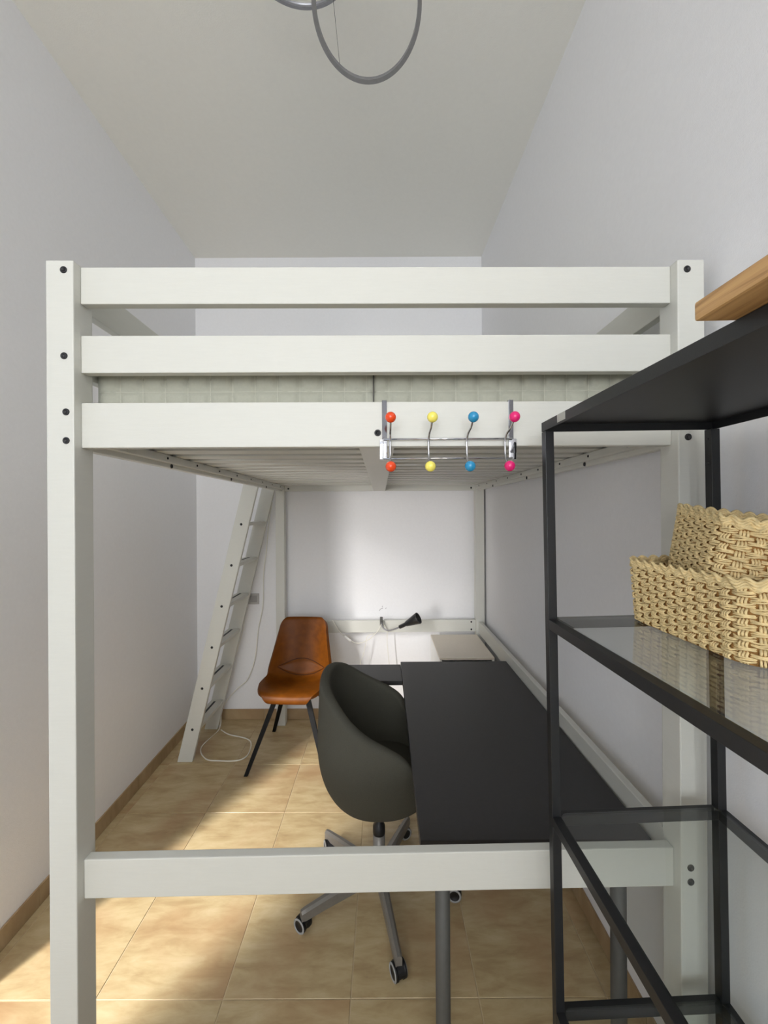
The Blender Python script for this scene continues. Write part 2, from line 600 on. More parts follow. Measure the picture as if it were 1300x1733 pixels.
box('centre_beam', -0.050, 0.042, -(HL - SET - TH), HL - SET - TH, 1.815, 1.8545, WW, bed, 0.003)
slat_me = None
for k in range(16):
    y = -0.985 + k * 0.131
    if slat_me is None:
        o = box('slat', -0.75, 0.75, -0.038, 0.038, 0, 0.015, WW, bed, 0.003)
        slat_me = o.data
    else:
        o = link('slat', slat_me, None, bed)
    o.location = (0, y, 1.8555)

# mattress with real quilting on its sides
def quilted_mattress(parent):
    bm = bmesh.new()
    x0, x1, y0, y1, z0, z1 = -0.752, 0.752, -1.02, 1.03, 1.8715, 2.0803
    cw, ch, n = 0.0595, 0.0522, 8
    seam_x = -0.012

    def grid(f, la, lb, dirn, seams=()):
        na, nb = max(1, int(round(la / cw))) * n, max(1, int(round(lb / ch))) * n
        rows = []
        for i in range(na + 1):
            row = []
            for j in range(nb + 1):
                a, b = la * i / na, lb * j / nb
                u, v = abs(sin(pi * i / n)), abs(sin(pi * j / n))
                puff = 0.011 * (u * v) ** 0.35 + 0.0012 * sin(7 * i + 3 * j)
                edge = min(i, na - i) / na * la
                puff *= min(1, edge / 0.02)
                for sx in seams:
                    puff -= 0.010 * math.exp(-((a - sx) / 0.004) ** 2)
                row.append(bm.verts.new(f(a, b) + Vector(dirn) * puff))
            rows.append(row)
        for i in range(na):
            for j in range(nb):
                bm.faces.new((rows[i][j], rows[i + 1][j], rows[i + 1][j + 1], rows[i][j + 1]))

    for sgn, y in ((-1, y0), (1, y1)):
        grid(lambda a, b: Vector((x0 + a, y, z0 + b)), x1 - x0, z1 - z0, (0, sgn, 0), (seam_x - x0,) if sgn < 0 else ())
    for sgn, x in ((-1, x0), (1, x1)):
        grid(lambda a, b: Vector((x, y0 + a, z0 + b)), y1 - y0, z1 - z0, (sgn, 0, 0))
    for z in (z0, z1):
        bm.faces.new([bm.verts.new(v) for v in ((x0, y0, z), (x1, y0, z), (x1, y1, z), (x0, y1, z))])
    bmesh.ops.remove_doubles(bm, verts=bm.verts, dist=0.0005)
    o = from_bm('quilted_cover', bm, M['mattress'], parent, True)
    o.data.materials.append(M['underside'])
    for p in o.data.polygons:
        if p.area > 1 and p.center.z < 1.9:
            p.material_index = 1  # gap shade put into the bottom face's colour
    # pale stitching along the quilting grid of the front and the sides
    bm = bmesh.new()
    na = int(round((x1 - x0) / cw))
    nb = int(round((z1 - z0) / ch))
    for i in range(1, na):
        x = x0 + (x1 - x0) * i / na
        tube_bm(bm, [(x, y0 - 0.0006, z0 + 0.004), (x, y0 - 0.0006, z1 - 0.004)], 0.0008, 4)
    for j in range(1, nb):
        z = z0 + (z1 - z0) * j / nb
        tube_bm(bm, [(x0 + 0.004, y0 - 0.0006, z), (x1 - 0.004, y0 - 0.0006, z)], 0.0008, 4)
        for x, s_ in ((x0, -1), (x1, 1)):
            tube_bm(bm, [(x + s_ * 0.0006, y0 + 0.004, z), (x + s_ * 0.0006, y1 - 0.004, z)], 0.0008, 4)
    st_ = from_bm('stitching', bm, M['stitch'], parent)
    st_['kind'] = 'stuff'
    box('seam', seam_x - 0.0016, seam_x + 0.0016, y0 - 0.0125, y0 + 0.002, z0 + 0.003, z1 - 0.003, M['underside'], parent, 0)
    return o


mattress = thing('mattress', 'thick mattress in a pale sage quilted cover on the loft bed deck', 'mattress', (BX, BY, 0), (0, 0, YAW))
quilted_mattress(mattress)

# ------------------------------------------------------------------ hook rack hung over the front beam
FB = -(HL - SET)                       # beam front face, local y
rack = thing('hook_rack', 'chrome over-rail hook rack with eight coloured ball knobs on white beam', 'hook rack', (BX, BY, 0), (0, 0, YAW))
ox, oy = BX, BY


def wl_(x, y, z):
    """point measured in the room -> bed's own axes"""
    v = Vector((x - BX, y - BY, z))
    v.rotate(Matrix.Rotation(-YAW, 3, 'Z'))
    return v


CH = M['chrome']
for xw in (0.0025, 0.321):
    x = wl_(xw, 1.03, 0).x
    bm = bmesh.new()
    w = 0.012
    add_box(bm, (x, FB - 0.0016, 1.862), (w, 0.0026, 0.134), None, 0.0006)
    add_box(bm, (x, FB + TH / 2, 1.9292), (w, TH + 0.0058, 0.0026), None, 0.0006)
    add_box(bm, (x, FB + TH + 0.0016, 1.912), (w, 0.0026, 0.035), None, 0.0006)
    strap = from_bm('strap', bm, M['strap'], rack)
    bm = bmesh.new()
    add_box(bm, (x + (-0.003 if xw < 0.1 else 0.003), FB - 0.0048, 1.806), (0.019, 0.004, 0.052), None, 0.0018)
    autosmooth(from_bm('backplate', bm, CH, rack))
xa, xb = wl_(0.0, 1.03, 0).x, wl_(0.322, 1.03, 0).x
for z in (1.8315, 1.783):
    tube('rod', [(xa, FB - 0.0095, z), (xb, FB - 0.0095, z)], 0.0024, CH, rack)
for k, c in enumerate(('orange', 'yellow', 'blue', 'pink')):
    x = wl_(0.0165 + 0.0952 * k, 1.02, 0).x
    dx = (0.0, 0.003, 0.004, 0.006)[k]
    yb = FB - 0.0145
    pts = spline([(x + dx, yb - 0.050, 1.868), (x + dx * .8, yb - 0.034, 1.852), (x + dx * .3, yb - 0.010, 1.842), (x, yb, 1.826),
                  (x, yb, 1.80), (x, yb - 0.003, 1.785), (x - dx * .3, yb - 0.018, 1.772), (x - dx * .3, yb - 0.036, 1.762)], 6)
    hook = tube('hook', pts, 0.0027, CH, rack)
    for p in (pts[0], pts[-1]):
        bm = bmesh.new()
        bmesh.ops.create_uvsphere(bm, u_segments=20, v_segments=12, radius=0.0128, matrix=Matrix.Translation(p + Vector((0, -0.006, 0.004 if p is pts[0] else -0.004))))
        from_bm('knob', bm, M[c], hook, True)['label'] = c + ' ball knob'

# ------------------------------------------------------------------ ladder
lad = thing('ladder', 'white wooden ladder leaning against the left side of the loft bed', 'ladder', (-1.088, 2.93, 0))
bot, top = Vector((-1.343, 0, 0.0)), Vector((-0.8865, 0, 1.87))
dl = (top - bot).normalized()
pr = Vector((dl.z, 0, -dl.x))
rungs = []
yn, yf = 2.72, 3.16
for y, s in ((yn, 1), (yf, -1)):
    yc = y - 2.93
    w = 0.048
    b0 = bot - Vector((-1.1, 0, 0))
    t0 = top - Vector((-1.1, 0, 0))
    bm = bmesh.new()
    th = 0.028
    q = []
    for yy in (yc, yc + s * th):
        a = [b0 - Vector((w / dl.z, 0, 0)), b0 + Vector((w / dl.z, 0, 0)), t0 + pr * w, t0 - pr * w]
        q.append([bm.verts.new((p.x, yy, p.z)) for p in a])
    bm.faces.new(q[0]); bm.faces.new(q[1][::-1])
    for i in range(4):
        bm.faces.new((q[0][i], q[1][i], q[1][(i + 1) % 4], q[0][(i + 1) % 4]))
    bmesh.ops.bevel(bm, geom=list(bm.edges), offset=0.002, segments=2, affect='EDGES')
    stl = from_bm('stringer', bm, WW, lad)
    for k in range(6):
        z = 0.216 + 0.2716 * k
        p = b0 + dl * (z / dl.z)
        bolt(stl, (p.x, yc - s * 0.0002, z), (0, -s, 0), 0.0085)
for k in range(6):
    z = 0.216 + 0.2716 * k
    p = bot - Vector((-1.1, 0, 0)) + dl * (z / dl.z)
    tr = box('tread', p.x - 0.045, p.x + 0.045, yn + 0.028 - 2.93, yf - 0.028 - 2.93, z - 0.011, z + 0.011, WW, lad)
    if k < 5:
        box('grip_strip', p.x - 0.016, p.x - 0.001, yn + 0.034 - 2.93, yf - 0.06 - 2.93, z + 0.0108, z + 0.0125, M['bolt'], tr, 0)

# ------------------------------------------------------------------ cables, wall outlet
outlet = thing('wall_outlet', 'square grey wall outlet on back wall behind the ladder', 'outlet', (-1.045, Y_BACK, 0.963))
box('plate', -0.043, 0.043, -0.010, 0, -0.043, 0.043, M['plate'], outlet, 0.003)
box('insert', -0.027, 0.027, -0.013, -0.0095, -0.027, 0.027, M['plate_in'], outlet, 0.002)


def at(px, py, y):
    """used to write down room points measured off the plan: (column, row, depth)"""
    u, v = px - 650, py - 866.5
    return Vector(((u - ROLL * v) / F_PX * y, y, EYE - (v + ROLL * u) / F_PX * y))


def on_floor(px, py, h=0.004):
    u, v = px - 650, py - 866.5
    y = (EYE - h) * F_PX / (v + ROLL * u)
    return at(px, py, y)


cord = [at(x, y, d) for x, y, d in ((461, 850, 3.262), (455, 885, 3.265), (451, 930, 3.268), (446, 975, 3.27), (445, 1025, 3.27), (437, 1066, 3.268),
                                     (432, 1112, 3.265), (420, 1148, 3.262), (402, 1165, 3.25), (386, 1183, 3.24), (375, 1203, 3.22))]
cord += [on_floor(x, y) for x, y in ((371, 1234), (341, 1264), (348, 1284), (372, 1287.5), (402, 1287), (419, 1278), (425, 1259), (417, 1250), (388, 1243), (374, 1235))]
cable_a = tube('power_cord', spline(cord, 5), 0.0042, M['cable'], None, 6)
tag(cable_a, 'white cord hanging beside the ladder and looped on the tiled floor', 'cord')
cord = [at(x, y, d) for x, y, d in ((416, 1022, 3.276), (412, 1062, 3.272), (402, 1098, 3.27), (393, 1128, 3.27), (385, 1160, 3.265), (378, 1185, 3.255), (373, 1206, 3.24))]
cord += [on_floor(x, y) for x, y in ((371, 1222), (372, 1231))]
cable_b = tube('outlet_cord', spline(cord, 5), 0.0038, M['cable'], None, 6)
tag(cable_b, 'white cord running down from the grey wall outlet behind the ladder', 'cord')

# ------------------------------------------------------------------ clamp lamp on the back stretcher
lamp = thing('clamp_lamp', 'small black cone reading lamp on flexible arm clamped to rear rail', 'lamp', (-0.03, 3.19, 0.80))
LB = (-0.03, 3.19, 0.80)


def lp(px, py, y):
    return at(px, py, y) - Vector(LB)


bm = bmesh.new()
c = lp(645.5, 1053, 3.178)
add_box(bm, c, (0.022, 0.016, 0.052), None, 0.003)
add_box(bm, c + Vector((0, 0.030, 0.024)), (0.022, 0.05, 0.008), None, 0.002)
from_bm('clamp', bm, M['grey_metal'], lamp)
tube('flexible_arm', spline([c + Vector((0.002, -0.01, 0.0)), lp(649, 1063, 3.14), lp(657, 1067, 3.12), lp(667, 1065, 3.10), lp(677, 1061, 3.08)], 6), 0.006, M['brushed'], lamp)
a, b = lp(676, 1061.5, 3.085), lp(708.5, 1046, 3.03)
ln = (b - a).length
r0 = 0.0135
lathe('lamp_shade', [(0, 0), (r0, 0.001), (r0 * 1.05, 0.004), (r0 * 1.1, ln * 0.34), (0.019, ln * 0.36), (0.043, ln * 0.97), (0.043, ln), (0.040, ln), (0.036, ln * 0.86), (0, ln * 0.8)],
      M['lamp_black'], lamp, 24, aim(a, b - a))
cord1 = [lp(x, y, d) for x, y, d in ((646, 1055, 3.165), (640, 1067, 3.17), (626, 1081, 3.18), (611, 1088, 3.19), (601, 1088, 3.19), (594, 1084, 3.185))]
tube('lamp_cord', spline(cord1, 5), 0.003, M['cable'], lamp, 6)
cord1 = [lp(x, y, d) for x, y, d in ((583, 1077, 3.18), (574, 1068, 3.175), (567, 1057, 3.17), (563, 1050, 3.17))]
tube('lamp_cord', spline(cord1, 5), 0.003, M['cable'], lamp, 6)
bar('cord_switch', lp(594, 1084.5, 3.185), lp(582.5, 1076, 3.18), 0.014, 0.017, M['white_lacquer'], lamp, bevel=0.003)
ca = tube('thin_cable', spline([at(x, y, 3.19) for x, y in ((647, 1053), (655, 1066), (655.2, 1085), (657, 1105), (659, 1125), (660, 1150))], 5), 0.0026, M['cable'], None, 6)
tag(ca, 'thin white cable hanging straight down from the clamp lamp behind the desk', 'cable')
ca = tube('thin_cable', spline([at(x, y, 3.19) for x, y in ((634, 1072), (622, 1077), (619, 1090), (615, 1108), (610, 1121), (607, 1145))], 5), 0.0026, M['cable'], None, 6)
tag(ca, 'thin white cable slanting down left of the clamp lamp behind grey chair', 'cable')

# ------------------------------------------------------------------ drawer unit
du = thing('drawer_unit', 'low white drawer unit standing behind the desk in the corner', 'drawer unit', (0.535, 2.93, 0))
DX0, DX1, DY0, DY1, DH = -0.18, 0.178, -0.262, 0.245, 0.70
bm = bmesh.new()
add_box(bm, (DX0 + 0.008, (DY0 + DY1) / 2, 0.36), (0.016, DY1 - DY0, 0.66), None, 0.001)
add_box(bm, (DX1 - 0.008, (DY0 + DY1) / 2, 0.36), (0.016, DY1 - DY0, 0.66), None, 0.001)
add_box(bm, (0, DY1 - 0.006, 0.36), (0.33, 0.008, 0.66), None, 0.001)
add_box(bm, (0, (DY0 + DY1) / 2, 0.038), (0.334, DY1 - DY0 - 0.02, 0.016), None, 0.001)
from_bm('carcass', bm, M['white_lacquer'], du)
box('top', DX0, DX1, DY0, DY1, 0.684, DH, M['greige'], du, 0.0025)
for k in range(5):
    z0 = 0.05 + k * 0.1265
    dr = box('drawer', DX0 + 0.004, DX1 - 0.004, DY0 - 0.018, DY0 - 0.002, z0, z0 + 0.118, M['white_lacquer'], du, 0.003)
for sx in (DX0 + 0.03, DX1 - 0.03):
    for sy in (DY0 + 0.04, DY1 - 0.04):
        box('foot', sx - 0.016, sx + 0.016, sy - 0.016, sy + 0.016, 0, 0.031, M['white_lacquer'], du, 0.002)

# ------------------------------------------------------------------ desk
DKX0, DKX1, DKY0, DKY1, DKZ = 0.095, 0.734, 1.134, 2.49, 0.742
desk = thing('desk', 'long dark grey desk along right wall under the loft bed', 'desk', (0.41, 1.81, 0))
dx, dy = 0.41, 1.81
box('desktop', DKX0 - dx, DKX1 - dx, DKY0 - dy, DKY1 - dy, DKZ - 0.034, DKZ, M['desk'], desk, 0.002)
for x in (0.163, 0.672):
    for y in (1.19, 2.42):
        leg = lathe('leg', [(0, 0), (0.021, 0), (0.0215, 0.004), (0.0215, 0.69), (0, 0.69)], M['grey_metal'], desk, 20, Matrix.Translation((x - dx, y - dy, 0.014)))
        lathe('foot', [(0, 0), (0.017, 0), (0.018, 0.003), (0.016, 0.0145), (0, 0.0145)], M['bolt'], leg, 16, Matrix.Translation((x - dx, y - dy, 0)))
        box('leg_plate', x - dx - 0.045, x - dx + 0.045, y - dy - 0.045, y - dy + 0.045, 0.7, 0.7085, M['grey_metal'], desk, 0.001)
# lower extension panel on its own black rail at the far left of the desk
box('extension_panel', -0.26 - dx, DKX0 - 0.002 - dx, 2.222 - dy, 2.462 - dy, 0.720, 0.736, M['desk'], desk, 0.0015)
box('extension_rail', -0.25 - dx, 0.16 - dx, 2.250 - dy, 2.270 - dy, 0.700, 0.7195, M['desk_edge'], desk, 0.001)
box('extension_rail', -0.25 - dx, 0.16 - dx, 2.43 - dy, 2.45 - dy, 0.700, 0.7195, M['desk_edge'], desk, 0.001)

# ------------------------------------------------------------------ grey swivel chair
oc = thing('swivel_chair', 'charcoal fabric tub swivel chair with five-spoke base at the dark desk', 'chair', (-0.03, 1.785, 0))


def tub_shell(parent):
    nphi, nt = 56, 16
    a_x0, a_x1, a_y = 0.265, 0.30, 0.315      # back, front, side half-sizes
    cx, cy = 0.0, 0.045

    def rim(phi):
        c = cos(phi)                          # -1 at the back
        t = (1 - c) / 2                       # 0 front, 1 back
        pts = [(0.0, 0.505), (0.14, 0.56), (0.27, 0.665), (0.34, 0.725), (0.5, 0.785), (0.68, 0.845), (0.84, 0.905), (1.0, 0.95)]
        for (t0, z0), (t1, z1) in zip(pts, pts[1:]):
            if t <= t1:
                k = (t - t0) / (t1 - t0)
                return z0 + (z1 - z0) * k
        return pts[-1][1]

    def plan(phi, k=1.0, off=0.0):
        n = 2.35
        c, s = cos(phi), sin(phi)
        ax = a_x1 if c > 0 else a_x0
        x = math.copysign(abs(c) ** (2 / n), c) * (ax - off) * k
        y = math.copysign(abs(s) ** (2 / n), s) * (a_y - off) * k
        return x, y

    z0, zm = 0.355, 0.68
    T = 0.044
    bm = bmesh.new()
    cols = []
    for i in range(nphi):
        phi = 2 * pi * i / nphi
        h = rim(phi)
        col = []
        hb = h - T * 0.5
        for j in range(1, nt + 1):            # outer skin, underside to rim
            w = j / nt
            w = 1 - (1 - w) ** 1.25
            z = z0 + (hb - z0) * (w ** 1.5)
            zz = min(1, (z - z0) / (zm - z0))
            k = (1 - (1 - zz) ** 2.3) ** (1 / 2.1)
            k = max(k, 0.18 * min(1, j / 2))
            lean = 1.0
            if z > zm:
                lean = 1 - 0.05 * ((z - zm) / 0.3)
            x, y = plan(phi, k * lean)
            col.append((x, y, z))
        xo, yo, zo = col[-1]
        inx, iny = plan(phi, lean * 0.985, T)
        for a in (0.22, 0.5, 0.78):           # rounded rim
            t = a
            x, y = xo + (inx - xo) * (0.5 - 0.5 * cos(pi * t)), yo + (iny - yo) * (0.5 - 0.5 * cos(pi * t))
            col.append((x, y, zo + T * 0.42 * sin(pi * t)))
        zs = 0.475
        for j in range(0, nt):                # inner skin, rim to seat
            w = j / (nt - 1)
            z = zo + (zs - zo) * (w ** 0.8)
            zz = max(0, min(1, (z - zs) / (0.66 - zs)))
            k = (1 - (1 - zz) ** 2.5) ** (1 / 2.4)
            k = max(k, 0.10)
            lean = 1 - 0.05 * max(0, (z - zm) / 0.3)
            x, y = plan(phi, k * lean * 0.985, T)
            col.append((x, y, z))
        cols.append([bm.verts.new((p[0] + cx, p[1] + cy, p[2])) for p in col])
    m = len(cols[0])
    for i in range(nphi):
        a, b = cols[i], cols[(i + 1) % nphi]
        for j in range(m - 1):
            bm.faces.new((a[j], b[j], b[j + 1], a[j + 1]))
    bm.faces.new([c[0] for c in cols][::-1])
    bm.faces.new([c[-1] for c in cols])
    o = from_bm('shell', bm, M['fabric'], parent, True)
    sub = o.modifiers.new('subdivision', 'SUBSURF')
    sub.levels = sub.render_levels = 1
    # loose seat pad inside
    bm = bmesh.new()
    rings = []
    for r, z in ((0.0, 0.525), (0.6, 0.525), (0.86, 0.52), (0.97, 0.508), (1.0, 0.492), (0.97, 0.478)):
        if r == 0:
            rings.append([bm.verts.new((cx, cy, z))])
        else:
            rings.append([bm.verts.new((plan(2 * pi * i / 40, r, 0.075)[0] + cx, plan(2 * pi * i / 40, r, 0.075)[1] + cy, z)) for i in range(40)])
    for i in range(40):
        bm.faces.new((rings[0][0], rings[1][i], rings[1][(i + 1) % 40]))
    for a, b in zip(rings[1:], rings[2:]):
        for i in range(40):
            bm.faces.new((a[i], b[i], b[(i + 1) % 40], a[(i + 1) % 40]))
    from_bm('seat_pad', bm, M['fabric'], parent, True)


tub_shell(oc)
lathe('gas_lift', [(0, 0.06), (0.026, 0.06), (0.026, 0.262), (0.0, 0.262)], M['base_grey'], oc, 24)
lathe('lift_collar', [(0, 0.255), (0.026, 0.255), (0.0268, 0.262), (0.0262, 0.29), (0.014, 0.305), (0.014, 0.35), (0, 0.35)], M['tyre'], oc, 24)
box('mechanism', -0.07, 0.07, -0.04, 0.10, 0.34, 0.365, M['tyre'], oc, 0.006)
lathe('hub', [(0, 0.055), (0.036, 0.055), (0.040, 0.07), (0.038, 0.118), (0.030, 0.125), (0, 0.125)], M['base_grey'], oc, 28)
for k in range(5):
    ang = R(66 + 72 * k)
    d = Vector((cos(ang), sin(ang), 0))
    n = Vector((-d.y, d.x, 0))
    bm = bmesh.new()
    rs = []
    for s, hw, zt, zb in ((0.02, 0.020, 0.118, 0.066), (0.12, 0.0175, 0.115, 0.064), (0.25, 0.0150, 0.104, 0.058), (0.335, 0.0135, 0.094, 0.052), (0.352, 0.012, 0.090, 0.054)):
        c = d * s
        rs.append([bm.verts.new(c + n * (hw * a) + Vector((0, 0, z))) for a, z in ((-1, zb), (1, zb), (1, zt - 0.010), (0.45, zt), (-0.45, zt), (-1, zt - 0.010))])
    for a, b in zip(rs, rs[1:]):
        for i in range(6):
            bm.faces.new((a[i], b[i], b[(i + 1) % 6], a[(i + 1) % 6]))
    bm.faces.new(rs[0]); bm.faces.new(rs[-1][::-1])
    from_bm('spoke', bm, M['base_grey'], oc)
    # castor: hooded twin wheels on a stem
    pc = d * 0.334

    roll = R((120, 200, 55, 205, 82)[k])
    ax = Vector((cos(roll), sin(roll), 0))
    tdir = Vector((-ax.y, ax.x, 0))
    ctr = pc + tdir * (0.014, 0.010, 0.014, 0.004, 0.012)[k] + Vector((0, 0, 0.0285))
    bm = bmesh.new()
    q = []
    for sgn in (-1, 1):
        ring = []
        for i in range(13):
            t = pi * i / 12
            ring.append(bm.verts.new(ctr + ax * (0.0125 * sgn) + tdir * (0.0300 * cos(t)) + Vector((0, 0, -0.002 + 0.0335 * sin(t)))))
        q.append(ring)
    for i in range(12):
        bm.faces.new((q[0][i], q[0][i + 1], q[1][i + 1], q[1][i]))
    bm.faces.new(q[0]); bm.faces.new(q[1][::-1]); bm.faces.new((q[0][0], q[1][0], q[1][12], q[0][12]))
    castor = from_bm('castor', bm, M['tyre'], oc)
    for sgn in (-1, 1):
        prof = [(0, 0.0), (0.0285, 0.0), (0.0285, 0.012), (0.026, 0.0145), (0.022, 0.0145), (0.0205, 0.0125), (0, 0.0125)]
        wl2 = lathe('wheel', prof, M['tyre'], castor, 24, aim(ctr + ax * (0.010 * sgn), ax * sgn))
        wl2.data.materials.append(M['tread'])
        for p in wl2.data.polygons:
            rr = (p.center - ctr)
            rad = (rr - ax * rr.dot(ax)).length
            if rad > 0.0205 and rr.dot(ax) * sgn > 0.020:
                p.material_index = 1
    lathe('stem', [(0, 0.05), (0.006, 0.05), (0.006, 0.075), (0, 0.075)], M['grey_metal'], castor, 10, Matrix.Translation(pc))

# ------------------------------------------------------------------ brown leather shell chair
lc = thing('shell_chair', 'tan brown leather shell chair with splayed black legs beside ladder', 'chair', (-0.605, 2.80, 0), (0, 0, R(-4)))


def leather_shell(parent):
    prof = [(-0.213, 0.452), (-0.221, 0.465), (-0.213, 0.482), (-0.183, 0.489), (-0.11, 0.482), (-0.02, 0.467), (0.06, 0.461), (0.115, 0.472),
            (0.152, 0.505), (0.172, 0.56), (0.187, 0.63), (0.203, 0.71), (0.219, 0.79), (0.228, 0.835), (0.234, 0.862), (0.243, 0.868)]
    half = [0.120, 0.142, 0.168, 0.196, 0.222, 0.228, 0.226, 0.224, 0.222, 0.215, 0.204, 0.191, 0.178, 0.170, 0.152, 0.124]
    lift = [0.002, 0.004, 0.008, 0.014, 0.030, 0.042, 0.048, 0.050, 0.045, 0.03, 0.015, 0.006, 0.0, 0.0, 0.0, 0.0]      # side edge rises
    wrap = [0, 0, 0, 0, 0, 0.004, 0.02, 0.045, 0.068, 0.072, 0.066, 0.056, 0.042, 0.032, 0.02, 0.012]                  # side edge comes forward
    P3 = spline([(0, a, b) for a, b in prof], 3)
    H = [v.z for v in spline([(0, 0, h) for h in half], 3)]
    Lf = [v.z for v in spline([(0, 0, h) for h in lift], 3)]
    Wr = [v.z for v in spline([(0, 0, h) for h in wrap], 3)]
    nu = 18

    def point(i, u):
        p = P3[i]
        e = abs(u) ** 2.4
        return Vector((H[i] * u, p.y - Wr[i] * e, p.z + Lf[i] * e))

    bm = bmesh.new()
    g = [[bm.verts.new(point(i, -1 + 2 * j / nu)) for j in range(nu + 1)] for i in range(len(P3))]
    for i in range(len(P3) - 1):
        for j in range(nu):
            bm.faces.new((g[i][j], g[i][j + 1], g[i + 1][j + 1], g[i + 1][j]))
    bmesh.ops.recalc_face_normals(bm, faces=bm.faces)
    me = bpy.data.meshes.new('shell')
    bm.to_mesh(me)
    bm.free()
    o = link('shell', me, M['leather'], parent, True)
    sd = o.modifiers.new('thickness', 'SOLIDIFY')
    sd.thickness = 0.026
    sd.offset = 0.0
    bv = o.modifiers.new('round', 'BEVEL')
    bv.width = 0.010
    bv.segments = 3
    bv.limit_method = 'ANGLE'
    bv.angle_limit = R(50)
    # lens-shaped lumbar panel, proud of the back
    i0, i1 = 22.3, 28.6
    bm = bmesh.new()

    def surf(fi, u):
        i = int(fi)
        a, b = point(i, u), point(min(i + 1, len(P3) - 1), u)
        p = a.lerp(b, fi - i)
        q = point(min(i + 2, len(P3) - 1), u) - point(max(i - 1, 0), u)
        q2 = point(i, u + 0.02) - point(i, u - 0.02)
        n = q.cross(q2).normalized()
        if n.y > 0:
            n = -n
        return p, n
    na, nb = 24, 8
    rows = []
    for a in range(na + 1):
        s = -1 + 2 * a / na
        u = s * 0.80
        span = (1 - s * s)
        row = []
        for b in range(nb + 1):
            t = -1 + 2 * b / nb
            fi = (i0 + i1) / 2 + t * (i1 - i0) / 2 * max(0.02, span) + 0.0 * s
            p, n = surf(fi, u)
            bulge = 0.0125 + 0.011 * span * (1 - t ** 4)
            row.append(bm.verts.new(p + n * (bulge if (abs(t) < 1 and abs(s) < 1) else 0.010)))
        rows.append(row)
    for a in range(na):
        for b in range(nb):
            bm.faces.new((rows[a][b], rows[a + 1][b], rows[a + 1][b + 1], rows[a][b + 1]))
    edge = []
    for s in [x / 14 for x in range(-14, 15)] + [x / 14 for x in range(13, -14, -1)]:
        sg = 1 if len(edge) > 28 else -1
        p, n = surf((i0 + i1) / 2 + sg * (i1 - i0) / 2 * max(0.02, 1 - s * s), s * 0.80)
        edge.append(p + n * 0.0128)
    from_bm('lumbar_panel', bm, M['leather'], parent, True)
    tube('lumbar_crease_shade', edge, 0.0028, M['crease_shade'], parent, 6, True)  # dark tube standing for the shaded crease round the panel


leather_shell(lc)
for sx in (-1, 1):
    for sy in (-1, 1):
        t, b = Vector((sx * 0.100, sy * 0.10 + 0.0, 0.449)), Vector((sx * 0.255, sy * 0.262 + 0.02, 0.0))
        bm = bmesh.new()
        q = []
        for p, hw, hd in ((b, 0.0115, 0.009), (t, 0.017, 0.010)):
            q.append([bm.verts.new(p + Vector((a * hw, c * hd, 0))) for a, c in ((-1, -1), (1, -1), (1, 1), (-1, 1))])
        for i in range(4):
            bm.faces.new((q[0][i], q[0][(i + 1) % 4], q[1][(i + 1) % 4], q[1][i]))
        bm.faces.new(q[0][::-1]); bm.faces.new(q[1])
        from_bm('leg', bm, M['black_leg'], lc)
bm = bmesh.new()
bar_bm(bm, (-0.11, -0.105, 0.446), (0.11, 0.105, 0.446), 0.03, 0.012)
bar_bm(bm, (0.11, -0.105, 0.446), (-0.11, 0.105, 0.446), 0.03, 0.012)
from_bm('seat_cross', bm, M['black_leg'], lc)
bm = bmesh.new()
add_box(bm, (-0.213, 0.155, 0.60), (0.014, 0.02, 0.045), None, 0.004)
from_bm('side_tab', bm, M['leather'], lc)

# ------------------------------------------------------------------ metal and glass shelf unit
SW, SL, SH, SP = 0.405, 1.05, 1.85, 0.020
su = thing('shelf_unit', 'tall black metal shelf unit with glass shelves against the right wall', 'shelf unit', (0.390, 0.952, 0.004), (0, R(-0.75), 0.026))
BM_ = M['black_metal']
for x in (0, SW - SP):
    for y in (-SP, -SL):
        post = box('post', x, x + SP, y, y + SP, 0.0, SH - 0.022, BM_, su, 0.0012)
        bolt_y = y + SP / 2
        if y == -SP:
            for z in (SH - 0.045, SH - 0.10):
                lathe('screw', [(0, 0.0012), (0.003, 0.001), (0.0035, 0)], M['bolt'], post, 10, aim((x + (SP if x == 0 else 0), bolt_y, z), (1 if x == 0 else -1, 0, 0)))
bm = bmesh.new()
TT = 0.0025
add_box(bm, (SW / 2, -SL / 2, SH - 0.002), (SW, SL, 0.004), None, 0.001)
add_box(bm, (TT / 2, -SL / 2, SH - 0.0115), (TT, SL, 0.019), None, 0.0006)
add_box(bm, (SW - TT / 2, -SL / 2, SH - 0.0115), (TT, SL, 0.019), None, 0.0006)
add_box(bm, (SW / 2, -TT / 2, SH - 0.0115), (SW, TT, 0.019), None, 0.0006)
add_box(bm, (SW / 2, -SL + TT / 2, SH - 0.0115), (SW, TT, 0.019), None, 0.0006)
tray = from_bm('top_tray', bm, BM_, su)
box('sticker', -0.0009, 0.0002, -0.118, -0.083, SH - 0.017, SH - 0.001, M['sticker'], tray, 0)
LEVELS = (1.400, 0.952, 0.508, 0.06)
BW = 0.020
